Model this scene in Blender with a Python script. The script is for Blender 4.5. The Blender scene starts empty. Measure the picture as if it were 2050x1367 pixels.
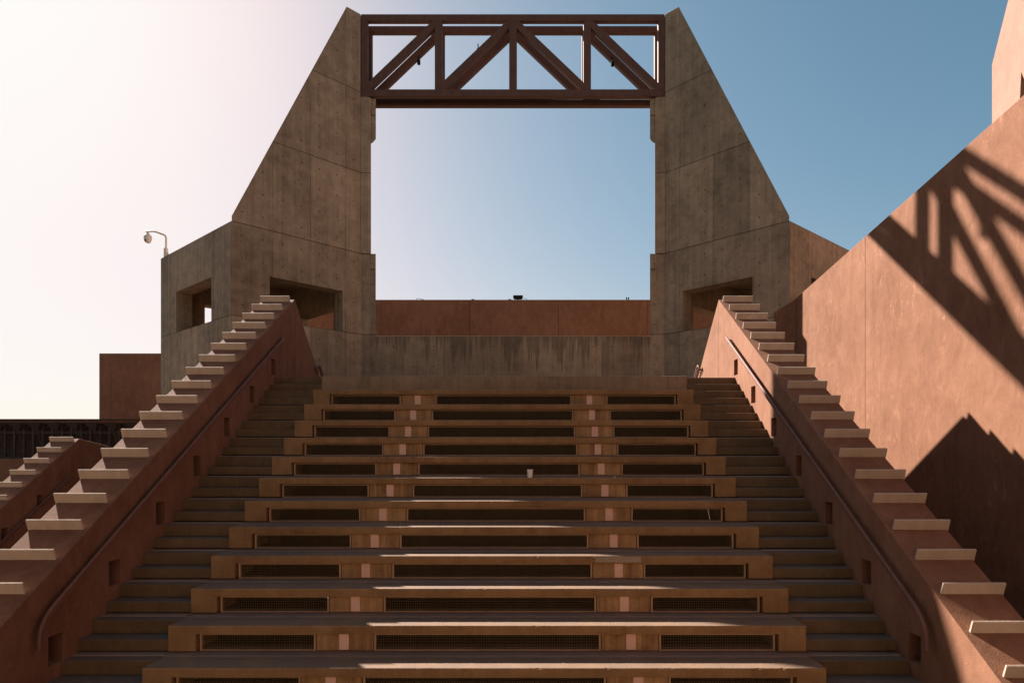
import bpy, bmesh, math, random
from mathutils import Vector, Matrix
random.seed(7)
S = bpy.context.scene
COL = S.collection

# ------------------------------------------------------------------ camera, sky, sun, exposure
cam = bpy.data.cameras.new('camera')
camo = bpy.data.objects.new('camera', cam)
COL.objects.link(camo)
camo.location = (0, 0, 0)
camo.rotation_euler = (math.radians(90), 0, 0)
cam.sensor_width = 36.0
cam.lens = 1240.0/2050.0*36.0
cam.shift_x = -31.0/2050.0
cam.shift_y = 221.5/2050.0
cam.clip_start = 0.05
cam.clip_end = 2000
S.camera = camo

SUNV = Vector((-1.0, 1.03, 1.0)).normalized()          # towards the sun
SUN_EL = math.asin(SUNV.z)
SUN_AZ = math.atan2(SUNV.x, SUNV.y)                        # 0 = +Y, clockwise positive towards +X
w = bpy.data.worlds.new('World')
S.world = w
w.use_nodes = True
nt = w.node_tree
bg = nt.nodes['Background']
sky = nt.nodes.new('ShaderNodeTexSky')
sky.sky_type = 'NISHITA'
sky.sun_disc = False
sky.sun_elevation = SUN_EL
sky.sun_rotation = SUN_AZ
sky.altitude = 300
sky.air_density = 1.0
sky.dust_density = 1.5
sky.ozone_density = 1.0
# the sky's very wide brightness range is rolled off towards white, as film does, channel by channel
def wm(op, a, b=None):
    x = nt.nodes.new('ShaderNodeMath'); x.operation = op
    for k, v in enumerate((a, b)):
        if v is None: continue
        if isinstance(v, (int, float)): x.inputs[k].default_value = v
        else: nt.links.new(v, x.inputs[k])
    return x.outputs[0]
sep = nt.nodes.new('ShaderNodeSeparateColor'); comb = nt.nodes.new('ShaderNodeCombineColor')
nt.links.new(sky.outputs['Color'], sep.inputs[0])
for ch, (gain, power, roll) in enumerate(((1.25, 1.25, 3.2), (1.03, 1.0, 2.6), (.95, 1.0, 2.6))):
    x = wm('MULTIPLY', sep.outputs[ch], .136)
    x = wm('MULTIPLY', wm('POWER', x, power), gain)
    y = wm('DIVIDE', x, wm('POWER', wm('ADD', wm('POWER', x, roll), 1.0), 1.0/roll))
    nt.links.new(wm('MULTIPLY', y, 2.87), comb.inputs[ch])
nt.links.new(comb.outputs[0], bg.inputs['Color'])
bg.inputs['Strength'].default_value = 0.10

sun = bpy.data.lights.new('sun', 'SUN')
sun.energy = 5.0
sun.angle = math.radians(0.55)
sun.color = (1.0, 0.905, 0.82)
suno = bpy.data.objects.new('sun', sun)
COL.objects.link(suno)
suno.rotation_euler = (-SUNV).to_track_quat('-Z', 'Y').to_euler()
suno.location = (-20, 20, 20)

S.view_settings.view_transform = 'Standard'
S.view_settings.look = 'None'
S.view_settings.exposure = 1.8
S.view_settings.gamma = 1.0
S.cycles.max_bounces = 8
S.cycles.diffuse_bounces = 5

# ------------------------------------------------------------------ materials
def new_mat(name):
    m = bpy.data.materials.new(name)
    m.use_nodes = True
    return m, m.node_tree, m.node_tree.nodes['Principled BSDF']

class NG:
    """small node-graph helper"""
    def __init__(self, tree):
        self.t = tree
    def n(self, typ, **kw):
        x = self.t.nodes.new(typ)
        for k, v in kw.items():
            setattr(x, k, v)
        return x
    def link(self, a, b):
        self.t.links.new(a, b)
    def put(self, sock, v):
        if hasattr(v, 'is_output') or isinstance(v, bpy.types.NodeSocket):
            self.link(v, sock)
        else:
            sock.default_value = v
    def math(self, op, a, b=None, c=None):
        x = self.n('ShaderNodeMath', operation=op)
        self.put(x.inputs[0], a)
        if b is not None: self.put(x.inputs[1], b)
        if c is not None: self.put(x.inputs[2], c)
        return x.outputs[0]
    def mix(self, f, a, b, mode='MIX'):
        x = self.n('ShaderNodeMix', data_type='RGBA', blend_type=mode)
        self.put(x.inputs[0], f)
        for s, v in ((x.inputs[6], a), (x.inputs[7], b)):
            if isinstance(v, tuple): s.default_value = (v[0], v[1], v[2], 1)
            else: self.put(s, v)
        return x.outputs[2]
    def noise(self, vec, scale, detail=4, rough=.55, dist=0):
        x = self.n('ShaderNodeTexNoise')
        x.inputs['Scale'].default_value = scale
        x.inputs['Detail'].default_value = detail
        x.inputs['Roughness'].default_value = rough
        x.inputs['Distortion'].default_value = dist
        self.link(vec, x.inputs['Vector'])
        return x.outputs['Fac']
    def mapv(self, vec, scale=(1,1,1), loc=(0,0,0)):
        x = self.n('ShaderNodeMapping')
        x.inputs['Scale'].default_value = scale
        x.inputs['Location'].default_value = loc
        self.link(vec, x.inputs['Vector'])
        return x.outputs[0]
    def step(self, v, lo, hi, a=0.0, b=1.0, kind='SMOOTHSTEP'):
        x = self.n('ShaderNodeMapRange', interpolation_type=kind)
        self.put(x.inputs[0], v)
        x.inputs[1].default_value = lo; x.inputs[2].default_value = hi
        x.inputs[3].default_value = a; x.inputs[4].default_value = b
        return x.outputs[0]
    def pos(self):
        return self.n('ShaderNodeNewGeometry').outputs['Position']
    def uv(self):
        s = self.n('ShaderNodeSeparateXYZ')
        self.link(self.n('ShaderNodeUVMap', uv_map='UVMap').outputs[0], s.inputs[0])
        return s.outputs[0], s.outputs[1]
    def bump(self, h, strength, dist, bsdf, normal=None):
        x = self.n('ShaderNodeBump')
        x.inputs['Strength'].default_value = strength
        x.inputs['Distance'].default_value = dist
        self.put(x.inputs['Height'], h)
        if normal is not None: self.link(normal, x.inputs['Normal'])
        self.link(x.outputs[0], bsdf.inputs['Normal'])
        return x.outputs[0]
    def grid(self, v, period, off):
        """distance to the nearest line v = off + k*period"""
        a = self.math('SUBTRACT', v, off)
        a = self.math('DIVIDE', a, period)
        a = self.math('ADD', a, .5)
        a = self.math('FRACT', a)
        a = self.math('SUBTRACT', a, .5)
        a = self.math('MULTIPLY', a, period)
        return self.math('ABSOLUTE', a)

def concrete(name, c_dark, c_light, form=None, drip_top=None, streak=.5, grain=.5, rough=.85, edge_rough=0.0, top_shade_pits=0.0):
    """cast concrete: clouds, vertical rain streaks, pits; form=(u0,pu,v0,pv) adds formwork joints and tie holes"""
    m, t, b = new_mat(name)
    g = NG(t)
    P = g.pos()
    n1 = g.noise(P, .55, 5, .6)
    n2 = g.noise(P, 3.2, 6, .65)
    n3 = g.noise(P, 38, 5, .7)
    st = g.noise(g.mapv(P, (5.5, 5.5, .16)), 1.0, 5, .7)
    st2 = g.noise(g.mapv(P, (21, 21, .5)), 1.0, 3, .6)
    f = g.math('MULTIPLY_ADD', n1, .9, -.45)
    f = g.math('ADD', f, g.math('MULTIPLY_ADD', n2, .9, -.45))
    f = g.math('ADD', f, g.math('MULTIPLY_ADD', st, 1.7*streak, -.85*streak))
    f = g.math('ADD', f, g.math('MULTIPLY_ADD', st2, .7*streak, -.35*streak))
    f = g.math('ADD', f, g.math('MULTIPLY_ADD', n3, .5*grain, -.25*grain))
    f = g.math('ADD', f, .5)
    f = g.step(f, 0.02, .98, kind='LINEAR')
    col = g.mix(f, c_dark, c_light)
    # pale efflorescence
    ef = g.noise(g.mapv(P, (2.6, 2.6, .5)), 1.0, 6, .75, .6)
    col = g.mix(g.step(ef, .63, .78, 0, .45), col, tuple(min(1, c*1.45) for c in c_light))
    h = g.math('MULTIPLY', n3, .35)
    if form:
        u, v = g.uv()
        wob = g.math('MULTIPLY_ADD', g.noise(P, 6, 3), .016, -.008)
        du = g.grid(g.math('ADD', u, wob), form[1], form[0])
        dv = g.grid(g.math('ADD', v, wob), form[3], form[2])
        # every board bay has its own tone
        wn = g.n('ShaderNodeTexWhiteNoise', noise_dimensions='2D')
        cx = g.n('ShaderNodeCombineXYZ')
        g.link(g.math('FLOOR', g.math('DIVIDE', g.math('SUBTRACT', u, form[0]), form[1])), cx.inputs[0])
        g.link(g.math('FLOOR', g.math('DIVIDE', g.math('SUBTRACT', v, form[2]), form[3])), cx.inputs[1])
        g.link(cx.outputs[0], wn.inputs['Vector'])
        tone = g.math('MULTIPLY_ADD', wn.outputs['Value'], .30, .82)
        tc = g.n('ShaderNodeCombineColor')
        for i in range(3): g.link(tone, tc.inputs[i])
        col = g.mix(1.0, col, tc.outputs[0], 'MULTIPLY')
        jn = g.step(g.noise(P, 1.3, 3), .35, .6)
        jl = g.step(du, .003, .014, 1, 0)
        jl = g.math('MULTIPLY', jl, jn)
        jv = g.step(dv, .005, .022, 1, 0)
        jj = g.math('MAXIMUM', g.math('MULTIPLY', jl, .6), g.math('MULTIPLY', jv, .72))
        tu = g.grid(u, form[1]/2, form[0]+form[1]/4)
        tv = g.grid(v, form[3]/4, form[2]+form[3]/8)
        r = g.math('SQRT', g.math('ADD', g.math('MULTIPLY', tu, tu), g.math('MULTIPLY', tv, tv)))
        th = g.step(r, .016, .028, 1, 0)
        # rust weeping below the ties
        dark = g.math('MAXIMUM', jj, g.math('MULTIPLY', th, .92))
        col = g.mix(dark, col, tuple(c*.22 for c in c_dark))
        h = g.math('SUBTRACT', h, g.math('MULTIPLY', dark, 1.2))
    if drip_top is not None:
        u, v = g.uv()
        sp = g.noise(g.mapv(P, (4.2, 4.2, .03)), 1.0, 4, .75)
        ln = g.step(sp, .36, .66, .03, 1.45)
        ln = g.math('MULTIPLY', ln, g.step(g.noise(g.mapv(P, (1.1, 1.1, .01), (5, 2, 0)), 1.0, 3, .7), .36, .62, .25, 1.1))
        dep = g.math('SUBTRACT', drip_top, v)
        msk = g.math('SUBTRACT', ln, dep)
        msk = g.step(msk, 0, .30)
        fine = g.step(st2, .3, .62)
        msk = g.math('MULTIPLY', msk, g.math('MULTIPLY_ADD', fine, .5, .5))
        col = g.mix(g.math('MULTIPLY', msk, .58), col, tuple(c*.38 for c in c_dark))
    if top_shade_pits:  # up-facing faces painted darker to stand in for shade on treads; then pits
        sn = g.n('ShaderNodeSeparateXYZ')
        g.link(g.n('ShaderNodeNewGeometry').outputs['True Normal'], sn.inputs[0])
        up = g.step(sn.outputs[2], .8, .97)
        shade_mask = g.math('MULTIPLY', up, g.step(g.noise(P, 2.2, 5, .7), .25, .6, top_shade_pits*.6, top_shade_pits))
        col = g.mix(shade_mask, col, (.13, .090, .074))
        vp = g.n('ShaderNodeTexVoronoi')
        vp.inputs['Scale'].default_value = 26
        g.link(P, vp.inputs['Vector'])
        pk = g.math('MULTIPLY', g.step(vp.outputs['Distance'], .10, .22, 1, 0), g.step(g.noise(P, 1.7, 3), .5, .62))
        col = g.mix(g.math('MULTIPLY', pk, .6), col, tuple(c*.35 for c in c_dark))
    g.link(col, b.inputs['Base Color'])
    b.inputs['Roughness'].default_value = rough
    b.inputs['Specular IOR Level'].default_value = .25
    pit = g.n('ShaderNodeTexVoronoi')
    pit.inputs['Scale'].default_value = 34
    g.link(P, pit.inputs['Vector'])
    h = g.math('SUBTRACT', h, g.math('MULTIPLY', g.step(pit.outputs['Distance'], .05, .2, 1, 0), .25))
    if edge_rough:
        ag = g.n('ShaderNodeTexVoronoi')
        ag.inputs['Scale'].default_value = 75
        g.link(P, ag.inputs['Vector'])
        h = g.math('ADD', h, g.math('MULTIPLY', ag.outputs['Distance'], edge_rough))
    g.bump(h, .55, .012, b)
    return m

def stucco(name, c1, c2, joints=None, rough=.9, dust=.5):
    """trowelled stucco: cloudy pigment, scratchy pale scuffs, fine grain"""
    m, t, b = new_mat(name)
    g = NG(t)
    P = g.pos()
    n1 = g.noise(P, .45, 5, .62)
    n2 = g.noise(g.mapv(P, (3.6, 3.6, 1.9)), 1.0, 8, .72, .6)
    n3 = g.noise(P, 55, 4, .7)
    f = g.math('ADD', g.math('MULTIPLY_ADD', n1, 1.2, -.6), g.math('MULTIPLY_ADD', n2, 1.3, -.65))
    f = g.math('ADD', f, g.math('MULTIPLY_ADD', n3, .35, -.175))
    f = g.step(g.math('ADD', f, .5), .04, .96, kind='LINEAR')
    col = g.mix(f, c1, c2)
    sc = g.noise(g.mapv(P, (6.5, 6.5, 2.4)), 1.0, 6, .8, 1.2)
    area = g.step(g.noise(P, .7, 3), .42, .66)
    scm = g.math('MULTIPLY', g.step(sc, .53, .70), area)
    col = g.mix(g.math('MULTIPLY', scm, .55*dust), col, tuple(min(1, c*1.7+.03) for c in c2))
    dk = g.step(g.noise(g.mapv(P, (4, 4, .25), (3, 1, 7)), 1.0, 4), .55, .75)
    col = g.mix(g.math('MULTIPLY', dk, .22), col, tuple(c*.5 for c in c1))
    h = g.math('ADD', g.math('MULTIPLY', n3, .5), g.math('MULTIPLY', n2, .8))
    if joints:
        u, v = g.uv()
        d = None
        for j in joints:
            a = g.math('ABSOLUTE', g.math('SUBTRACT', u, j))
            d = a if d is None else g.math('MINIMUM', d, a)
        jl = g.step(d, .004, .014, 1, 0)
        col = g.mix(g.math('MULTIPLY', jl, .8), col, tuple(c*.2 for c in c1))
        h = g.math('SUBTRACT', h, g.math('MULTIPLY', jl, 2))
    g.link(col, b.inputs['Base Color'])
    b.inputs['Roughness'].default_value = rough
    b.inputs['Specular IOR Level'].default_value = .2
    g.bump(h, .7, .014, b)
    return m

def paint(name, c, rough=.5, metal=0.0, var=.18, spec=.4):
    m, t, b = new_mat(name)
    g = NG(t)
    P = g.pos()
    n = g.noise(P, 4.5, 5, .65)
    n2 = g.noise(g.mapv(P, (14, 14, 1.5)), 1.0, 4)
    f = g.math('ADD', g.math('MULTIPLY', n, .6), g.math('MULTIPLY', n2, .4))
    f = g.step(f, .3, .7)
    col = g.mix(f, tuple(x*(1-var) for x in c), tuple(min(1, x*(1+var)) for x in c))
    g.link(col, b.inputs['Base Color'])
    b.inputs['Roughness'].default_value = rough
    b.inputs['Metallic'].default_value = metal
    b.inputs['Specular IOR Level'].default_value = spec
    g.bump(n, .12, .01, b)
    return m

JW = -15.71
RED1, RED2 = (.142, .059, .030), (.268, .130, .078)
M = {}
M['pylon'] = concrete('board_formed_concrete', (.125, .084, .050), (.49, .35, .225), form=(0.0, 1.3, 1.36, 2.94), streak=.42)
M['parapet'] = concrete('stained_concrete', (.18, .12, .072), (.46, .325, .205), form=(-.169, 1.451, 2.0225, 2.94), drip_top=4.24, streak=.5)
M['bench'] = concrete('precast_concrete', (.145, .072, .028), (.42, .24, .108), streak=.25, grain=.9, edge_rough=.9, top_shade_pits=.75)
M['step'] = concrete('step_concrete', (.075, .042, .020), (.205, .128, .066), streak=.3, grain=.8, edge_rough=.7, top_shade_pits=.7)
M['panel'] = concrete('infill_concrete', (.14, .070, .028), (.58, .34, .16), streak=.9, grain=1.2)
M['mortar'] = concrete('mortar', (.27, .19, .13), (.42, .32, .23), streak=.1)
M['top'] = concrete('streaked_block', (.15, .098, .058), (.40, .27, .165), streak=.45)
M['sand'] = concrete('bounce_wall_sand', (.22, .145, .080), (.38, .265, .155), streak=.2)
M['reveal'] = concrete('reveal_concrete', (.18, .110, .078), (.29, .185, .135), streak=.2)
M['floor'] = concrete('paving_concrete', (.065, .047, .036), (.125, .095, .074), streak=0, grain=.6)
M['stucco'] = stucco('red_stucco', RED1, RED2)
M['stucco_right'] = stucco('red_stucco_scuffed', RED1, RED2, joints=(JW, 3.0), dust=1.0)
M['stucco_far'] = stucco('red_stucco_panels', RED1, RED2, joints=(-7.1, -2.81, 1.5, 5.8))
M['stucco_string'] = stucco('red_stucco_coping', RED1, RED2, joints=(15.86, -15.86))
M['stucco_pale'] = stucco('pale_red_stucco', (.25, .145, .105), (.33, .205, .155), dust=.3)
M['fin'] = stucco('cream_cast_stone', (.38, .285, .21), (.50, .395, .305), dust=.4)
M['tile'] = stucco('pink_tile', (.78, .47, .355), (.86, .55, .43), dust=.2)
M['truss'] = paint('oxide_painted_steel', (.118, .056, .036), .65, spec=.25)
M['truss_dark'] = paint('dark_steel', (.045, .029, .023), .6)
M['rail'] = paint('oxide_painted_rail', (.17, .078, .056), .6, spec=.25)
M['frame'] = paint('brown_painted_frame', (.43, .26, .15), .6)
M['wire'] = paint('galvanised_wire', (.20, .135, .068), .7, .1)
M['black'] = paint('black_plastic', (.012, .012, .013), .85, spec=.08)
M['beige'] = paint('beige_plastic', (.76, .66, .56), .45, var=.06)
M['glass'] = paint('dark_glass', (.01, .01, .012), .08, spec=.6)
M['white'] = paint('white_paper', (.74, .70, .64), .7, var=.05)
M['glazing'] = paint('blue_grey_metal', (.20, .22, .25), .4)

# ------------------------------------------------------------------ mesh building
def tag(o, label=None, cat=None, group=None, kind=None):
    if label: o['label'] = label
    if cat: o['category'] = cat
    if group: o['group'] = group
    if kind: o['kind'] = kind
    return o

def empty(name, loc=(0, 0, 0)):
    o = bpy.data.objects.new(name, None)
    o.location = loc
    o.empty_display_size = .2
    COL.objects.link(o)
    return o

class MB:
    def __init__(self):
        self.v = []; self.f = []
    def poly(self, pts):
        i = len(self.v)
        self.v += [tuple(p) for p in pts]
        self.f.append(tuple(range(i, i+len(pts))))
    def hexa(self, a, b):
        """prism between two matching polygons (lists of points)"""
        i = len(self.v); n = len(a)
        self.v += [tuple(p) for p in a] + [tuple(p) for p in b]
        self.f.append(tuple(range(i+n-1, i-1, -1)))
        self.f.append(tuple(range(i+n, i+2*n)))
        for k in range(n):
            k2 = (k+1) % n
            self.f.append((i+k, i+k2, i+n+k2, i+n+k))
    def box(self, x0, x1, y0, y1, z0, z1):
        a = [(x0, y0, z0), (x1, y0, z0), (x1, y1, z0), (x0, y1, z0)]
        self.hexa(a, [(p[0], p[1], z1) for p in a])
    def prism_x(self, yz, x0, x1):
        self.hexa([(x0, y, z) for y, z in yz], [(x1, y, z) for y, z in yz])
    def prism_z(self, xy, z0, z1):
        self.hexa([(x, y, z0) for x, y in xy], [(x, y, z1) for x, y in xy])
    def bar(self, p, q, w, h, up=(0, 0, 1)):
        p = Vector(p); q = Vector(q)
        d = (q-p).normalized()
        up = Vector(up)
        s = d.cross(up)
        if s.length < 1e-4: s = d.cross(Vector((0, 1, 0)))
        s.normalize()
        u = s.cross(d)
        def ring(c): return [c+s*w/2*a+u*h/2*b for a, b in ((-1, -1), (1, -1), (1, 1), (-1, 1))]
        self.hexa(ring(p), ring(q))
    def tube(self, pts, prof, up=(1, 0, 0)):
        """sweep a closed profile (list of (a, b)) along a polyline; a runs along `up`, b along up x direction"""
        pts = [Vector(p) for p in pts]
        i0 = len(self.v); n = len(prof)
        upv = Vector(up)
        for k, p in enumerate(pts):
            if k == 0: d = pts[1]-p
            elif k == len(pts)-1: d = p-pts[k-1]
            else: d = (pts[k+1]-p).normalized()+(p-pts[k-1]).normalized()
            d.normalize()
            s = upv-d*upv.dot(d)
            if s.length < .05: s = Vector((0, 1, .3))-d*Vector((0, 1, .3)).dot(d)
            s.normalize()
            t = d.cross(s)
            for a, b in prof:
                self.v.append(tuple(p+s*a+t*b))
        for k in range(len(pts)-1):
            for j in range(n):
                j2 = (j+1) % n
                a = i0+k*n
                self.f.append((a+j, a+j2, a+n+j2, a+n+j))
        self.f.append(tuple(range(i0+n-1, i0-1, -1)))
        e = i0+(len(pts)-1)*n
        self.f.append(tuple(range(e, e+n)))
    def lathe(self, prof, c, n=24):
        """rings of (radius, z) about the vertical through c"""
        i0 = len(self.v)
        for r, z in prof:
            for k in range(n):
                a = 2*math.pi*k/n
                self.v.append((c[0]+r*math.cos(a), c[1]+r*math.sin(a), c[2]+z))
        for k in range(len(prof)-1):
            for j in range(n):
                j2 = (j+1) % n
                a = i0+k*n
                self.f.append((a+j, a+j2, a+n+j2, a+n+j))
        self.f.append(tuple(range(i0+n-1, i0-1, -1)))
        e = i0+(len(prof)-1)*n
        self.f.append(tuple(range(e, e+n)))
    def build(self, name, mat, parent=None, bevel=0, seg=2, uv0=None, smooth=False, cut=None):
        me = bpy.data.meshes.new(name)
        me.from_pydata(self.v, [], self.f)
        bm = bmesh.new(); bm.from_mesh(me)
        if not cut: bmesh.ops.remove_doubles(bm, verts=bm.verts, dist=1e-6)
        bmesh.ops.recalc_face_normals(bm, faces=bm.faces)
        bm.to_mesh(me); bm.free()
        o = bpy.data.objects.new(name, me)
        COL.objects.link(o)
        if cut:
            cme = bpy.data.meshes.new('cut')
            cme.from_pydata(cut.v, [], cut.f)
            bm = bmesh.new(); bm.from_mesh(cme)
            bmesh.ops.recalc_face_normals(bm, faces=bm.faces)
            bm.to_mesh(cme); bm.free()
            co = bpy.data.objects.new('cut', cme); COL.objects.link(co)
            md = o.modifiers.new('cut', 'BOOLEAN')
            md.operation = 'DIFFERENCE'; md.object = co; md.solver = 'EXACT'
        if bevel:
            md = o.modifiers.new('bevel', 'BEVEL')
            md.width = bevel; md.segments = seg; md.limit_method = 'ANGLE'
            md.angle_limit = math.radians(35)
        if cut or bevel:
            bpy.context.view_layer.update()
            dg = bpy.context.evaluated_depsgraph_get()
            nm = bpy.data.meshes.new_from_object(o.evaluated_get(dg))
            o.modifiers.clear()
            o.data = nm; nm.name = name
            bpy.data.meshes.remove(me)
            me = nm
            if cut:
                bpy.data.objects.remove(co); bpy.data.meshes.remove(cme)
        if me.uv_layers: me.uv_layers.remove(me.uv_layers[0])
        ul = me.uv_layers.new(name='UVMap')
        for p in me.polygons:
            n = p.normal
            if abs(n.z) > .75:
                for li in p.loop_indices:
                    c = me.vertices[me.loops[li].vertex_index].co
                    ul.data[li].uv = (c.x, c.y)
            else:
                t = Vector((-n.y, n.x, 0)).normalized()
                o0 = uv0 if uv0 else Vector((0, 0, 0))
                for li in p.loop_indices:
                    c = me.vertices[me.loops[li].vertex_index].co
                    ul.data[li].uv = ((c-o0).dot(t) if uv0 else c.dot(t), c.z-o0.z)
            p.use_smooth = smooth
        if smooth:
            try: me.set_sharp_from_angle(angle=math.radians(40))
            except Exception: pass
        me.materials.clear()
        me.materials.append(mat)
        if parent: o.parent = parent
        return o

def copy_tree(o, parent=None):
    c = o.copy()
    COL.objects.link(c)
    if parent: c.parent = parent
    for ch in list(o.children):
        copy_tree(ch, c)
    return c

CX = -.533                     # the stair's axis
D, R = .5537, .368             # depth and rise of a bench row
YR = lambda k: 14.28-D*k       # front of row k
ZR = lambda k: 1.755-R*k       # top of row k
NROW = 12
ZF = ZR(NROW)-R                # plaza level
YE = YR(NROW)
SL = R/D

# ------------------------------------------------------------------ setting: ground, terrace
g = MB(); g.poly([(-600, -600, ZF), (600, -600, ZF), (600, 900, ZF), (-600, 900, ZF)])
tag(g.build('ground', M['floor']), kind='structure')
g = MB()
g.prism_z([(CX-5.40, 14.9), (CX+5.40, 14.9), (CX+5.40, 18.4), (10.6, 18.9+3), (10.6, 29.9), (-11.8, 29.9), (-11.8, 22.4), (CX-5.40, 18.4)], ZF-.5, 1.72)
tag(g.build('terrace', M['floor']), kind='structure')

# unseen walls added behind and left of the camera: block sky, bounce light
m = MB()
m.prism_z([(-27, -14), (9, -14), (9, -13), (-26, -13), (-27, -13)], ZF, 9.0)
m.prism_z([(-27, -12.998), (-26, -12.998), (-26, 11), (-27, 11)], ZF, 17.0)
tag(m.build('added_bounce_wall', M['sand']), kind='structure')

# ------------------------------------------------------------------ bench rows
HW = 4.215
def slab_mesh(b, lip, zb):
    """one casting: seat slab with a worn, chipped front arris and two solid legs"""
    n = 190
    rows = []
    c = .010
    for i in range(n+1):
        x = -HW+2*HW*i/n
        c = .72*c+.28*random.uniform(.004, .017)
        e = c+(random.uniform(.008, .022) if random.random() < .05 else 0)
        f = e*random.uniform(.6, 1.1)
        rows.append([(x, 0, zb if abs(x) > HW-.36 else -lip), (x, 0, -e), (x, f, 0), (x, D+.05, 0), (x, D+.05, -lip)])
    base = len(b.v)
    for r in rows:
        r[0] = (r[0][0], 0, -lip)
        b.v += r
    for i in range(n):
        for k in range(5):
            k2 = (k+1) % 5
            a = base+i*5
            b.f.append((a+k, a+k2, a+5+k2, a+5+k))
    b.f.append(tuple(base+k for k in range(4, -1, -1)))
    b.f.append(tuple(base+n*5+k for k in range(5)))
    for s in (-1, 1):
        x0, x1 = sorted((s*(HW-.36), s*HW))
        b.box(x0, x1, 0, D+.05, zb, -lip)
    return b
def bench_proto():
    root = empty('bench_row')
    b = MB()
    lip, zb = .108, -R+.034
    # side profile of slab with the two solid legs, all one casting
    body = slab_mesh(b, lip, zb).build('seat_slab', M['bench'], root)
    r = MB(); r.hexa([(-HW, -.150, -R+.001), (-HW, -.100, -R+.011), (-HW, .30, -R+.022), (-HW, .30, -R+.001)], [(HW, -.150, -R+.001), (HW, -.100, -R+.011), (HW, .30, -R+.022), (HW, .30, -R+.001)])
    r.build('base_strip', M['reveal'], root, bevel=.004, seg=1)
    def grille(x0, x1):
        z0, z1 = -R+.023, -lip-.012
        y0 = .060
        f = MB(); t = .026
        f.box(x0, x0+t, y0, y0+.05, z0, z1); f.box(x1-t, x1, y0, y0+.05, z0, z1)
        f.box(x0+t, x1-t, y0, y0+.05, z1-.016, z1); f.box(x0+t, x1-t, y0+.004, y0+.05, z0, z0+.012)
        fr = f.build('grille', M['frame'], root)
        wv = MB()
        n = int((x1-x0-2*t)/.0325)
        for i in range(1, n):
            x = x0+t+(x1-x0-2*t)*i/n
            wv.box(x-.0019, x+.0019, y0+.016, y0+.020, z0, z1)
        for j in range(1, 6):
            z = z0+(z1-z0)*j/6
            wv.box(x0+t, x1-t, y0+.0205, y0+.0245, z-.0019, z+.0019)
        wv.build('wire_mesh', M['wire'], fr)
    grille(-HW+.385, -2.287); grille(-1.51, 1.51); grille(2.287, HW-.385)
    for s in (-1, 1):
        p = MB(); xa, xb = sorted((s*1.52, s*2.277))
        p.box(xa, xb, .062, .16, -R+.023, -lip-.001)
        pn = p.build('infill_panel', M['panel'], root, bevel=.004, seg=1)
        c = (xa+xb)/2+.012*s
        q = MB(); q.box(c-.064, c+.064, .052, .0615, zb+.002, -lip-.012)
        q.build('pink_tile', M['tile'], pn, bevel=.002, seg=1)
    return root
proto = bench_proto()
spare = [slab_mesh(MB(), .108, -R+.034).build('seat_slab', M['bench']) for q in range(2)]
ORD = ['first', 'second', 'third', 'fourth', 'fifth', 'sixth', 'seventh', 'eighth', 'ninth', 'tenth', 'eleventh', 'twelfth']
for k in range(1, NROW+1):
    o = proto if k == 1 else copy_tree(proto)
    o.location = (CX, YR(k), ZR(k))
    if k % 3 < 2 and k > 1:
        for ch in o.children:
            if ch.name.startswith('seat_slab'): ch.data = spare[k % 3].data
    if k == 9:
        q = MB(); q.box(1.55, 2.24, -.003, .02, -.095, -.014)
        q.build('mortar_patch', M['mortar'], o, bevel=.002, seg=1)
    ex = ''
    if k == 6: ex = ', with the cup'
    if k == 12: ex = ', at the very bottom'
    tag(o, 'concrete bench with three grilles, %s below the plain top block%s' % (ORD[k-1], ex), 'bench', 'concrete bench rows of the amphitheatre stair')
for q in spare: bpy.data.objects.remove(q)
b = MB(); b.box(CX-HW, CX+HW, YR(0), YR(0)+1.0, ZR(1)+.001, ZR(0))
tag(b.build('top_block', M['top'], bevel=.012), 'plain streaked concrete block without grilles above all the bench rows', 'bench', 'concrete bench rows of the amphitheatre stair')

# ------------------------------------------------------------------ side flights of steps
def flight(sgn, label):
    root = empty('stair_flight', (CX, YE, ZF))
    tag(root, label, 'stairs', 'side flights of steps')
    xa, xb = sorted((sgn*(HW+.006), sgn*5.43))
    a = MB(); a.box(xa, xb, .012, D+.25, -R+.034, -R/2)
    b = MB(); b.box(xa, xb, D/2+.01, D+.25, -R/2+.0015, 0)
    c = MB(); c.hexa([(xa, -.10, -R+.001), (xa, -.08, -R+.016), (xa, .24, -R+.022), (xa, .24, -R+.001)], [(xb, -.10, -R+.001), (xb, -.08, -R+.016), (xb, .24, -R+.022), (xb, .24, -R+.001)])
    pr = []
    for k in range(1, NROW+1):
        if k == 1:
            pr = [a.build('step', M['step'], root, bevel=.010), b.build('step', M['step'], root, bevel=.010),
                  c.build('base_strip', M['reveal'], root)]
            row = pr
        else:
            row = []
            for p in pr:
                q = p.copy(); COL.objects.link(q); q.parent = root; row.append(q)
        for p in row:
            p.location = Vector((CX, YR(k), ZR(k)))-root.location
    # the last rise up to the terrace
    for nm, y, z in (('step', YR(0), ZR(0)-R/2), ('step', YR(0)+D/2, ZR(0))):
        t = MB(); t.box(xa, xb, y-YE+.01, y+1.4-YE, z-R/2-ZF+.002, z-ZF)
        t.build(nm, M['step'], root, bevel=.010)
flight(-1, 'narrow flight of concrete steps beside the left red sloping wall')
flight(1, 'narrow flight of concrete steps beside the right red sloping wall')

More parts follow.
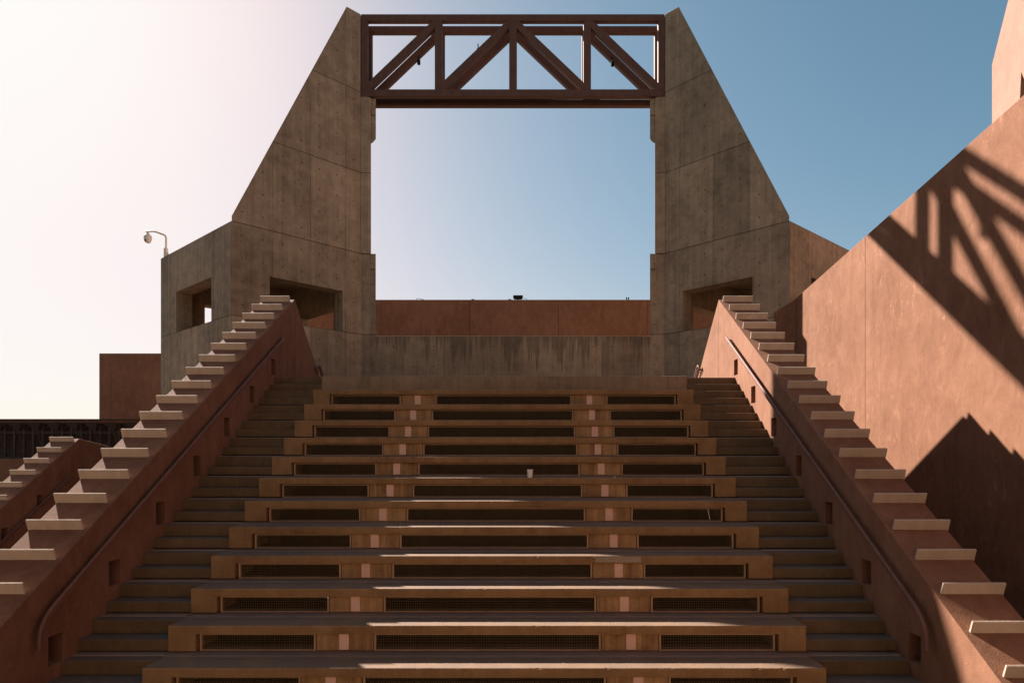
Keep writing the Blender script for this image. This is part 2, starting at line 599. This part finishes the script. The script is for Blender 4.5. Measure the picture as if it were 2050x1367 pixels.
# ------------------------------------------------------------------ sloping stair walls with fins
APY, APZ = 15.84, 3.90
def stair_wall(xi, sgn, apy, apz, back, y_low, label, niches, nfin, depth=.80, finname='coping_fin'):
    """xi = plane of the inner face, sgn = outward direction"""
    root = empty('stair_wall', (xi+sgn*depth/2, apy, ZF))
    tag(root, label, 'stair wall', 'red stair walls with cream fins')
    L = root.location
    prof = [(apy, apz)]+back+[(back[-1][0], ZF-.2), (y_low, ZF-.2), (y_low, apz-SL*(apy-y_low))]
    x0, x1 = sorted((xi, xi+sgn*depth))
    m = MB(); m.prism_x([(y-L.y, z-L.z) for y, z in prof], x0-L.x, x1-L.x)
    cut = None
    if niches:
        cut = MB()
        for y, z in niches:
            a, b2 = sorted((xi-sgn*.05, xi+sgn*.34))
            cut.box(a-L.x, b2-L.x, y-.125-L.y, y+.125-L.y, z-.18-L.z, z+.18-L.z)
    m.build('wall_body', M['stucco_string'], root, bevel=.010, uv0=Vector((0, -L.y, 0)), cut=cut)
    n = Vector((0, -SL, 1)).normalized()
    t = Vector((0, 1, SL)).normalized()
    p0 = None
    h, th = .138, .028
    for k in range(nfin):
        y = apy-.13-.4875*k
        z = apz-SL*(apy-y)
        if p0 is None:
            f = MB()
            a, b2 = sorted((xi+sgn*.07-L.x, xi+sgn*(depth+.02)-L.x))
            nf = Vector((0, -.36, 1)).normalized()
            q = [-t*.004-nf*.02, t*th-nf*.004, t*th+nf*h, nf*h]
            f.hexa([(a, v.y, v.z) for v in q], [(b2, v.y, v.z) for v in q])
            p0 = f.build(finname, M['fin'], root, bevel=.004, seg=1)
            o = p0
        else:
            o = p0.copy(); COL.objects.link(o); o.parent = root
        o.location = (0, y-L.y, z-L.z)
        o.rotation_euler = (math.radians(random.uniform(-1.2, 1.2)), 0, math.radians(random.uniform(-.25, .25)))
    return root
nich = [(14.53-1.117*i, 1.99-.745*i) for i in range(7)]
BACK = [(18.15, 1.80)]
XIL, XIR = CX-5.42, CX+5.42
stair_wall(XIL, -1, APY, APZ, BACK, 5.2, 'big red sloping stair wall with cream fins, left of the benches and nearest', nich, 20)
stair_wall(XIR, 1, APY, APZ, BACK, 5.2, 'red sloping stair wall with cream fins, half in sun, below the big red wall', nich, 20)
stair_wall(-13.95, -1, 19.28, .42, [(20.6, .21), (23.4, -.35)], 14.3, 'smaller red sloping stair wall with cream fins below the dark space frame',
           [(17.75, -1.40), (16.55, -2.2)], 9)

# ------------------------------------------------------------------ handrails
RND = [(.023*math.cos(a), .029*math.sin(a)) for a in [2*math.pi*i/14 for i in range(14)]]
def arc(c, r, a0, a1, n):
    return [(c[0]+r*math.cos(math.radians(a0+(a1-a0)*i/n)), c[1]+r*math.sin(math.radians(a0+(a1-a0)*i/n))) for i in range(n+1)]
def handrail(xi, sgn, top, low, label, drop=.34, hook=True):
    """rail in the plane x = xi - sgn*.09 (sgn points into the wall)"""
    x = xi-sgn*.095
    root = empty('handrail', (x, top[0], top[1]))
    tag(root, label, 'handrail', 'red painted handrails')
    d = Vector((0, low[0]-top[0], low[1]-top[1])).normalized()
    yz = [(top[0], top[1])]
    A = Vector((0, low[0], low[1]))
    yz.append(tuple((A-d*.30).yz))
    for i in range(1, 9):        # rounded turn into the drop
        s = i/8
        p = (A-d*.30)*(1-s)**2+A*2*s*(1-s)+(A+Vector((0, -.012, -.22)))*s*s
        yz.append((p.y, p.z))
    yz.append((low[0]-.015, low[1]-drop))
    m = MB()
    m.tube([(0, y-top[0], z-top[1]) for y, z in yz], RND)
    m.build('rail', M['rail'], root, smooth=True)
    # flat lower bar welded below the rail, leaving a narrow groove
    nrm = Vector((0, d.z, -d.y)) if d.z < 0 else Vector((0, -d.z, d.y))
    nrm = Vector((0, -d.z, d.y))
    if nrm.z > 0: nrm = -nrm
    m = MB()
    off = .041
    q = [Vector((0, y-top[0], z-top[1])) for y, z in yz]
    pts = []
    for k, p in enumerate(q):
        dd = (q[min(k+1, len(q)-1)]-q[max(k-1, 0)]).normalized()
        nn = Vector((0, -dd.z, dd.y))
        if k < 2 and nn.z > 0: nn = -nn
        elif k >= 2 and nn.y < 0 and False: nn = -nn
        if nn.dot(Vector((0, 1, -1))) < 0: nn = -nn
        pts.append(p+nn*off)
    m.tube(pts, [(-.010, -.017), (.010, -.017), (.010, .017), (-.010, .017)])
    m.build('lower_bar', M['rail'], root)
    if hook:
        m = MB()
        m.tube([(0, 0, 0), (sgn*.012, .05, .012), (sgn*.04, .085, -.02), (sgn*.095, .09, -.05)], [(a*.8, b*.8) for a, b in RND], up=(0, 0, 1))
        m.build('return_bend', M['rail'], root, smooth=True)
    L = (A-Vector((0, *top))).length
    n = max(1, int(L/1.72))
    br = None
    for i in range(n+1):
        s = .12+(L-.5)*i/max(n, 1)
        p = d*s
        if br is None:
            m = MB()
            m.tube([(0, .02, -.05), (sgn*.02, .03, -.09), (sgn*.06, .035, -.105), (sgn*.094, .035, -.105)], [(a*.42, b*.32) for a, b in RND], up=(0, 1, 0))
            m.prism_x([(.035+.035*math.cos(a), -.105+.035*math.sin(a)) for a in [2*math.pi*j/12 for j in range(12)]], *sorted((sgn*.084, sgn*.0945)))
            br = m.build('bracket', M['rail'], root, smooth=True)
            o = br
        else:
            o = br.copy(); COL.objects.link(o); o.parent = root
        o.location = p
handrail(XIL, -1, (14.93, 2.76), (7.45, -2.03), 'dark red handrail along the inner face of the left stair wall')
handrail(XIR, 1, (14.93, 2.76), (7.45, -2.03), 'red handrail along the right stair wall, its upper end in sunlight')
handrail(-13.95, -1, (18.75, -.75), (15.9, -2.64), 'red handrail on the smaller stair wall at far left', drop=.2)
def end_rail(xi, sgn, label):
    x = xi-sgn*.095
    root = empty('handrail', (x, 17.42, 2.40))
    tag(root, label, 'handrail', 'red painted handrails')
    m = MB()
    m.tube([(sgn*.06, -.07, -.10), (sgn*.01, -.09, -.05), (0, -.06, .0), (0, 0, .03), (0, .10, -.02), (0, .75, -.70)], [(a*1.05, b*1.05) for a, b in RND], up=(1, 0, .1))
    m.build('rail', M['rail'], root, smooth=True)
    m = MB()
    m.tube([(0, -.04, -.06), (0, .05, -.09), (0, .70, -.77)], [(a*.5, b*.6) for a, b in RND], up=(1, 0, .1))
    m.build('lower_bar', M['rail'], root, smooth=True)
    m = MB()
    m.tube([(0, -.02, -.10), (sgn*.03, -.02, -.17), (sgn*.094, -.02, -.16)], [(a*.45, b*.35) for a, b in RND], up=(0, 1, 0))
    m.build('bracket', M['rail'], root, smooth=True)
end_rail(XIL, -1, 'short curled handrail end at the top of the left steps')
end_rail(XIR, 1, 'short curled handrail end at the top of the right steps, in sunlight')

# ------------------------------------------------------------------ concrete gate pylons
ZA, ZB_, ZT = 4.30, 7.24, 15.96
def pylon(sgn, label):
    """built for the left side in coordinates relative to the axis, mirrored by sgn"""
    def X(x): return x if sgn < 0 else -x
    C = Vector((-8.74, 19.4)); TD = Vector((1, 1))
    P1 = C+TD*3.23; P2 = Vector((-5.01, P1.y)); I2 = Vector((-5.51, P1.y+.55))
    Bk = Vector((-9.5, 26.9)); O = Vector((-13.20, 23.2))
    loop = [C, P1, P2, I2, Bk, O]
    root = empty('concrete_pylon', (CX+X(-8.74), 19.4, ZF))
    tag(root, label, 'pylon', 'concrete gate pylons')
    L = Vector((root.location.x, root.location.y, ZF))
    th = .55
    n = len(loop)
    inn = []
    for i in range(n):
        a, b, c = loop[i-1], loop[i], loop[(i+1) % n]
        n1 = Vector((-(b-a).y, (b-a).x)).normalized(); n2 = Vector((-(c-b).y, (c-b).x)).normalized()
        bis = (n1+n2)/(1+n1.dot(n2))
        inn.append(b+bis*th)
    holes = {0: (.848*math.sqrt(2), 2.683*math.sqrt(2), ZA, 5.75), 5: None, 3: None, 4: None}
    m = MB()
    def W(p, z): return (CX+X(p.x)-L.x, p.y-L.y, z-L.z)
    zlo = ZF-.3
    for i in range(n):
        a, b = loop[i], loop[(i+1) % n]; ai, bi = inn[i], inn[(i+1) % n]
        d = (b-a); ln = d.length; d = d/ln
        nn = Vector((-d.y, d.x))
        if i == 0: h = (.848*1.4142, 2.683*1.4142, ZA, 5.74)
        elif i == 3: h = (ln*.25, ln*.82, ZA, 5.60)
        elif i == 4: h = (ln*.28, ln*.74, ZA, 5.66)
        elif i == 5: h = (ln*.252, ln*.75, ZA, 5.75)
        else: h = None
        if i == 5:   # measured from C, the wall runs O -> C
            h = (ln*(1-.75), ln*(1-.25), ZA, 5.75)
        if not h:
            m.poly([W(a, zlo), W(b, zlo), W(b, ZB_), W(a, ZB_)])
            m.poly([W(bi, zlo), W(ai, zlo), W(ai, ZB_), W(bi, ZB_)])
        else:
            u0, u1, z0, z1 = h
            q0, q1 = a+d*u0, a+d*u1
            r0, r1 = q0+nn*th, q1+nn*th
            for (A, B, Q0, Q1, rev) in ((a, b, q0, q1, False), (ai, bi, r0, r1, True)):
                F = [[W(A, zlo), W(B, zlo), W(B, z0), W(Q1, z0), W(Q0, z0), W(A, z0)],
                     [W(A, z0), W(Q0, z0), W(Q0, z1), W(A, z1)],
                     [W(Q1, z0), W(B, z0), W(B, z1), W(Q1, z1)],
                     [W(A, z1), W(Q0, z1), W(Q1, z1), W(B, z1), W(B, ZB_), W(A, ZB_)]]
                for f in F: m.poly(f[::-1] if rev else f)
            m.poly([W(q0, z0), W(q1, z0), W(r1, z0), W(r0, z0)])
            m.poly([W(q0, z1), W(r0, z1), W(r1, z1), W(q1, z1)])
            m.poly([W(q0, z0), W(r0, z0), W(r0, z1), W(q0, z1)])
            m.poly([W(q1, z0), W(q1, z1), W(r1, z1), W(r1, z0)])
        m.poly([W(a, ZB_), W(b, ZB_), W(bi, ZB_), W(ai, ZB_)])
        m.poly([W(a, zlo), W(ai, zlo), W(bi, zlo), W(b, zlo)])
    # roof slab
    m.hexa([W(p, ZB_-.45) for p in inn], [W(p, ZB_-.02) for p in inn])
    m.build('base_block', M['pylon'], root, uv0=Vector((0, 0, -ZF)), bevel=0)
    # the tall tapering slab
    s = MB(); th2 = .8
    nb = Vector((-1, 1)).normalized()*th2
    def front(t, z): return W(C+TD*t, z)
    def back(t, z, end=False):
        p = C+TD*t
        if end: return W(Vector((p.x, p.y+th2*1.41421)), z)
        return W(p+nb, z)
    tz = [(0, ZB_+.001), (3.185, ZB_+.001), (3.185, ZT), (2.79, ZT), (0.0, ZB_+.16)]
    e = [True]*5
    s.hexa([front(t, z) for t, z in tz], [back(t, z, q) for (t, z), q in zip(tz, e)])
    s.build('tapered_slab', M['pylon'], root, uv0=Vector((0, 0, -ZF)), bevel=.02)
    # jamb beside the opening and the corbel the truss sits on
    j = MB()
    p = C+TD*3.185
    xj = -5.275
    j.prism_z([(CX+X(x)-L.x, y-L.y) for x, y in ((p.x+.0015, p.y), (xj, p.y), (xj+.085, p.y+.085), (xj-.16, p.y+.45), (p.x+.0015, p.y+.75))], ZB_+.002-L.z, 12.95-L.z)
    j.build('jamb', M['pylon'], root, uv0=Vector((0, 0, -ZF)), bevel=.012)
    c = MB()
    yz0, yz1 = p.y+.11, p.y+.50
    q = [(xj-.04, 12.945), (xj-.04, 11.36), (-5.10, 11.36), (-5.018, 11.47), (-5.018, 12.945)]
    c.hexa([W(Vector((x, yz0)), z) for x, z in q], [W(Vector((x-.36, yz1)), z) for x, z in q])
    c.build('corbel', M['pylon'], root, uv0=Vector((0, 0, -ZF)), bevel=.008)
    # cast-in sockets: dark paired recess cups near the edge
    for (xc, y, z) in ((-5.13, p.y+.11, 12.33), (-5.13, P1.y, 6.67)):
        k = MB()
        for dx in (-.045, .045):
            k.hexa([W(Vector((xc+dx+.030*math.cos(a), y-.004)), z+.030*math.sin(a)) for a in [2*math.pi*i/10 for i in range(10)]],
                   [W(Vector((xc+dx+.030*math.cos(a), y+.02)), z+.030*math.sin(a)) for a in [2*math.pi*i/10 for i in range(10)]])
        k.build('socket', M['black'], root)
    if sgn < 0:
        # staple rungs inside, seen through the small opening
        dd = (O-Bk).normalized(); nn = Vector((-dd.y, dd.x))
        base = O-dd*.90+nn*th
        for z in (4.55, 4.98, 5.40):
            k = MB()
            a = base-dd*.0; b2 = base+dd*.34
            k.tube([W(a, z), W(a+nn*.13, z), W(b2+nn*.13, z), W(b2, z)], [(.016*math.cos(v), .016*math.sin(v)) for v in [2*math.pi*i/8 for i in range(8)]], up=(0, 0, 1))
            k.build('rung', M['truss_dark'], root)
    return root
pylon(-1, 'lighter concrete gate pylon on the left, with the security camera on its roof edge')
pylon(1, 'darker concrete gate pylon on the right, beside the big red wall')

# low concrete wall between the pylons
m = MB(); m.box(CX-5.505, CX+5.505, 22.66, 23.0, 1.5, 4.245)
tag(m.build('parapet_wall', M['parapet'], bevel=.012), 'low streaked concrete wall between the pylons, above the top bench', 'wall')

# ------------------------------------------------------------------ steel truss bridge
TY0, TY1, TZ0, TZ1 = 22.585, 23.40, 12.97, 15.955
root = empty('truss_bridge', (CX, TY0, TZ0))
tag(root, 'dark brown steel truss bridge spanning between the two concrete pylons', 'truss')
H = TZ1-TZ0; HT = 5.535
cw = .19
for yy in (0, TY1-TY0-cw):
    m = MB(); m.box(-HT, HT, yy, yy+cw, H-.24, H); m.build('top_chord', M['truss'], root, bevel=.006, seg=1)
    m = MB(); m.box(-HT, HT, yy, yy+cw, 0, .25); m.build('bottom_chord', M['truss'], root, bevel=.006, seg=1)
    nodes = [-HT+.115, -2.714, 0, 2.714, HT-.115]
    for i, x in enumerate(nodes):
        wd = .115 if i in (0, 4) else .135
        m = MB(); m.box(x-wd, x+wd, yy+.004, yy+cw-.004, .2505, H-.2405); m.build('post', M['truss'], root, bevel=.005, seg=1)
    for i in range(4):
        a, b2 = nodes[i], nodes[i+1]
        zl, zh = .25, H-.24
        if i < 2: p, q = (a+.05, zl), (b2-.05, zh)
        else: p, q = (b2-.05, zl), (a+.05, zh)
        m = MB()
        wv = Vector((q[0]-p[0], q[1]-p[1])); wv.normalize()
        nv = Vector((-wv.y, wv.x))*.125
        # ends clipped to the chords
        def at(px, z): return px
        sx = wv.x/wv.y
        off = .125/abs(wv.y)
        poly = [(p[0]-off, zl+.002), (p[0]+off, zl+.002), (q[0]+off, zh-.002), (q[0]-off, zh-.002)]
        lo, hi = a+.138, b2-.138
        def clip(pl, lim, keep_gt):
            out = []
            for k in range(len(pl)):
                u, v = pl[k], pl[(k+1) % len(pl)]
                iu = (u[0] >= lim) if keep_gt else (u[0] <= lim)
                iv = (v[0] >= lim) if keep_gt else (v[0] <= lim)
                if iu: out.append(u)
                if iu != iv:
                    s = (lim-u[0])/(v[0]-u[0]); out.append((lim, u[1]+s*(v[1]-u[1])))
            return out
        poly = clip(clip(poly, a+(.118 if i == 0 else .138), True), b2-(.118 if i == 3 else .138), False)
        m.hexa([(x, yy+.010, z) for x, z in poly], [(x, yy+cw-.010, z) for x, z in poly])
        m.build('diagonal_brace', M['truss'], root)
m = MB()
for i in range(170):
    x = -HT+.1+(2*HT-.2)*i/169
    m.box(x-.012, x+.012, cw+.002, TY1-TY0-cw-.002, .10, .135)
for yy in (.30, .41, .52):
    m.box(-HT, HT, yy-.012, yy+.012, .06, .099)
m.build('deck_grating', M['truss_dark'], root)
m = MB()
m.box(-HT+.3, 1.3, .245, .60, .136, .15)
m.build('deck_sheet', M['truss_dark'], root)

def truss_lamp(x, z, label):
    r = empty('floodlight', (CX+x, TY1-.19, z))
    tag(r, label, 'floodlight', 'small lamps hung on the truss')
    m = MB(); m.bar((0, .04, .22), (.02, -.05, -.02), .04, .04); m.build('stem', M['black'], r)
    m = MB(); m.lathe([(.03, .02), (.055, 0), (.065, -.10), (.06, -.16), (.045, -.17)], (.02, -.06, -.02), 14); m.build('lamp_head', M['black'], r, smooth=True)
truss_lamp(-3.55, 14.66, 'small dark lamp hanging under the leftmost rear diagonal of the truss')
truss_lamp(-1.33, 15.08, 'tiny dark lamp fixed on the diagonal left of the middle post')
truss_lamp(3.69, 14.60, 'small dark lamp hanging under the rightmost rear diagonal of the truss')

# ------------------------------------------------------------------ red walls and buildings behind
m = MB(); m.box(-13.6, 12.6, 30.0, 30.4, ZF, 7.38)
tag(m.build('far_wall', M['stucco_far'], bevel=.015), 'long dark red stucco wall seen through the gate under the sky', 'wall')
# roof-edge fixtures
r = empty('floodlight', (-.46, 30.2, 7.38))
tag(r, 'black floodlight standing on the red wall inside the gate', 'floodlight')
m = MB(); m.box(-.03, .03, -.03, .03, 0, .08); m.box(-.18, .18, -.02, .02, .06, .08); m.build('bracket', M['black'], r)
m = MB(); m.hexa([(-.24, -.10, .10), (.24, -.10, .10), (.24, -.10, .25), (-.24, -.10, .25)], [(-.20, .10, .08), (.20, .10, .08), (.20, .10, .21), (-.20, .10, .21)])
m.build('housing', M['black'], r, bevel=.015)
m = MB(); m.tube([(.26, 0, .08), (.32, 0, .12), (.40, 0, .11), (.45, 0, .03), (.45, 0, 0)], [(a*.4, b*.3) for a, b in RND], up=(0, 1, 0)); m.build('cable', M['black'], r)
m = MB(); m.tube([(0, 0, 0), (.02, 0, .11), (.2, 0, .09), (.36, 0, .05), (.45, 0, 0)], [(a*.5, b*.4) for a, b in RND], up=(0, 1, 0))
o = m.build('conduit_loop', M['black'], smooth=True); o.location = (-5.42, 30.2, 7.38)
tag(o, 'thin dark conduit loop on top of the red wall near the left pylon', 'conduit')
for i, (x, lb) in enumerate(((-2.66, 'small brown box on the red wall above its left joint'), (-.86, 'small brown box on the red wall beside the black floodlight'))):
    m = MB(); m.box(-.08, .08, -.05, .05, 0, .06); m.box(-.05, .05, -.04, .04, .06, .075)
    o = m.build('junction_box', M['truss'], bevel=.006, seg=1); o.location = (x, 30.2, 7.38)
    tag(o, lb, 'junction box')
r = empty('pipe_stub', (4.88, 30.2, 7.38))
tag(r, 'pair of short dark pipe stubs on the red wall near the right pylon', 'pipe')
for x in (-.045, .045):
    m = MB(); m.lathe([(.028, 0), (.028, .13), (.034, .13), (.034, .16)], (x, 0, 0), 10); m.build('pipe', M['black'], r)

# red block left of the left pylon
m = MB(); m.prism_z([(-20.75, 30.0), (-10, 30.0), (-10, 36), (-20.75, 36)], ZF, 4.79)
tag(m.build('stucco_block', M['stucco'], bevel=.02), 'plain dark red stucco block standing left of the left pylon', 'building')
m = MB(); m.hexa([(-21.15, 30.6, 1.6), (-20.8, 30.6, 1.6), (-20.8, 30.6, 2.2)], [(-21.15, 33, 1.6), (-20.8, 33, 1.6), (-20.8, 33, 2.2)])
tag(m.build('roof_flashing', M['glazing']), 'small grey sloping roof edge at the foot of the plain red block', 'roof')

# dark space-frame canopy at far left
cr = empty('space_frame', (-25.2, 24.0, 0))
tag(cr, 'dark steel space frame canopy below a red fascia at far left', 'canopy')
m = MB(); m.box(-9, 10.8, .3, .6, 1.145, 1.26); m.build('fascia', M['stucco'], cr)
tr = MB(); ch = MB()
P0 = .745
for i in range(-12, 15):
    x = i*P0+.1
    # inverted tray (pyramid) with its point down
    a = [(x-.26, -.05, 1.14), (x+.26, -.05, 1.14), (x+.26, .5, 1.14), (x-.26, .5, 1.14)]
    ap = (x, .22, .76)
    for k in range(4): tr.poly([a[k], a[(k+1) % 4], ap])
    tr.poly(a[::-1])
    ch.bar((x-.26, -.06, 1.145), (x+.26, -.06, 1.145), .03, .02)
    for dx in (-.19, .19):
        ch.bar((x+dx, .25, 1.13), (x+dx, .25, -.22), .075, .075)
    ch.bar((x, .22, .77), (x+P0/2, .02, .05), .035, .035)
    ch.bar((x, .22, .77), (x+P0/2, .45, 1.12), .03, .03)
    ch.bar((x+P0, .22, .77), (x+P0/2, .45, 1.12), .03, .03)
    ch.bar((x-.36, .30, .40), (x+.38, .30, -.20), .04, .04)
tr.build('roof_tray', M['truss_dark'], cr)
for z in (.80, .06): ch.bar((-9, .02, z), (10.8, .02, z), .014, .014)
ch.bar((-9, .25, .76), (10.8, .25, .76), .05, .05)
ch.bar((-9, .25, -.20), (10.8, .25, -.20), .07, .07)
ch.build('lattice', M['truss_dark'], cr)
m = MB(); m.box(-9, 10.8, 1.8, 2.0, -.3, 1.14); m.build('back_panel', M['truss_dark'], cr)
m = MB(); m.box(-9, 10.8, .22, 1.79, 1.2605, 1.30); m.build('roof_sheet', M['truss_dark'], cr)
m = MB(); m.box(-34, -15.9, 23.6, 23.95, ZF, -.245)
tag(m.build('low_wall', M['stucco'], bevel=.012), 'low red wall under the space frame behind the smaller stair wall', 'wall')

# the big red wall on the right, with its short return
WA = Vector((8.336, 19.35)); WB = Vector((10.39, -8.0))
root = empty('red_wall', (WA.x, WA.y, ZF))
tag(root, 'big sunlit red stucco wall with the shadow of the truss across it', 'wall')
m = MB()
wz = lambda y: 4.76+.205*(19.35-y)-ZF
m.hexa([(0, 0, -.2), (0, 0, wz(19.35)), (WB.x-WA.x, WB.y-WA.y, wz(WB.y)), (WB.x-WA.x, WB.y-WA.y, -.2)],
       [(.45, .02, -.2), (.45, .02, wz(19.35)), (WB.x-WA.x+.45, WB.y-WA.y+.02, wz(WB.y)), (WB.x-WA.x+.45, WB.y-WA.y+.02, -.2)])
m.build('wall_body', M['stucco_right'], root, bevel=.012, uv0=Vector((0, -19.35, 0)))
m = MB()
m.hexa([(-.004, -.12, 0), (-.50, .34, 0), (-.30, .60, 0), (.30, .20, 0)], [(-.004, -.12, 4.755-ZF), (-.50, .34, 4.44-ZF), (-.30, .60, 4.44-ZF), (.30, .20, 4.755-ZF)])
m.build('return_wall', M['stucco'], root, bevel=.006)

# pale tower on the right
m = MB()
m.prism_x([(20.0, ZF), (20.0, 12.5), (18.0, 17.2), (16.6, 18.6), (6, 18.6), (6, ZF)], 15.0, 21.0)
ct = MB()  # wedge recess cut in to imitate a dark cast shadow
ct.hexa([(14.9, 18.82, 11.55), (14.9, 19.02, 8.2), (14.9, 17.6, 8.2), (14.9, 18.45, 10.6)], [(15.5, 18.82, 11.55), (15.5, 19.02, 8.2), (15.5, 17.6, 8.2), (15.5, 18.45, 10.6)])
tag(m.build('stucco_tower', M['stucco_pale'], cut=ct), 'pale pink stucco tower with a slanting edge at the upper right', 'building')

# ------------------------------------------------------------------ security camera on the left pylon
sc = empty('security_camera', (-13.42, 23.05, 7.24))
tag(sc, 'beige dome security camera on a gooseneck arm on the left pylon roof', 'camera')
m = MB(); m.box(-.09, .02, -.06, .06, 0, .34)
m.hexa([(.02, -.04, 0), (.16, -.04, 0), (.02, -.04, .2)], [(.02, .04, 0), (.16, .04, 0), (.02, .04, .2)])
m.build('mount', M['beige'], sc, bevel=.008, seg=1)
pr = [(.034*math.cos(a), .034*math.sin(a)) for a in [2*math.pi*i/10 for i in range(10)]]
m = MB()
pts = [(-.03, 0, .3), (-.03, 0, .70)]+[(-.03-.16*(1-math.cos(a)), 0, .70+.16*math.sin(a)) for a in [math.radians(10+6*i) for i in range(11)]]
pts += [(-.42, 0, .955), (-.52, 0, .97), (-.78, 0, .965)]
m.tube(pts, pr, up=(0, 1, 0)); m.build('arm', M['beige'], sc, smooth=True)
m = MB()
m.lathe([(.03, .06), (.045, 0), (.06, -.06), (.115, -.10), (.135, -.14), (.135, -.24), (.128, -.26)], (-.71, 0, .92), 22)
h = m.build('housing', M['beige'], sc, smooth=True)
m = MB()
m.lathe([(.120, -.262), (.118, -.30), (.10, -.345), (.07, -.375), (.03, -.388)], (-.71, 0, .92), 22)
m.build('dome', M['beige'], sc, smooth=True)
m = MB()
m.hexa([(-.735+.034*math.cos(a), -.13, .605+.034*math.sin(a)) for a in [2*math.pi*i/14 for i in range(14)]],
       [(-.735+.034*math.cos(a), -.08, .605+.034*math.sin(a)) for a in [2*math.pi*i/14 for i in range(14)]])
m.build('lens', M['glass'], sc)

# ------------------------------------------------------------------ cup and litter
cup = empty('paper_cup', ((1061-1056)*YR(6)/1240, YR(6)+.07, ZR(6)))
tag(cup, 'white paper cup left standing on a bench in front of the middle grille', 'cup')
m = MB(); m.lathe([(.040, 0), (.041, .004), (.052, .137), (.0555, .139), (.0565, .143), (.0555, .147), (.049, .147), (.039, .012), (.005, .010)], (0, 0, 0), 28)
m.build('cup_body', M['white'], cup, smooth=True)
st = MB(); st.tube([(0, 0, 0), (-.012, .002, .06), (-.035, .004, .17)], [(.006*math.cos(a), .006*math.sin(a)) for a in [2*math.pi*i/8 for i in range(8)]], up=(0, 1, 0))
o = st.build('drinking_straw', M['white']); o.location = ((1421-1056)*(YR(7)+.05)/1240, YR(7)+.045, ZR(8)+.058)
tag(o, 'white straw leaning against the right grille of a bench row', 'litter')
for (px, row, dy, dz, lb) in ((657, 10, -.004, -.13, 'white scrap stuck at the lip beside a left grille corner'),
                              (1230, 6, .03, .004, 'tiny white scrap on a bench edge below the right pink tiles')):
    Y = YR(row)+dy
    m = MB(); m.hexa([(-.012, -.004, 0), (.013, -.005, .002), (.010, .004, .004), (-.009, .006, .001)], [(-.010, -.003, .016), (.012, -.004, .014), (.009, .003, .020), (-.008, .005, .015)])
    o = m.build('paper_scrap', M['white']); o.location = ((px-1056)*Y/1240, Y-.01, ZR(row)+dz)
    tag(o, lb, 'litter')
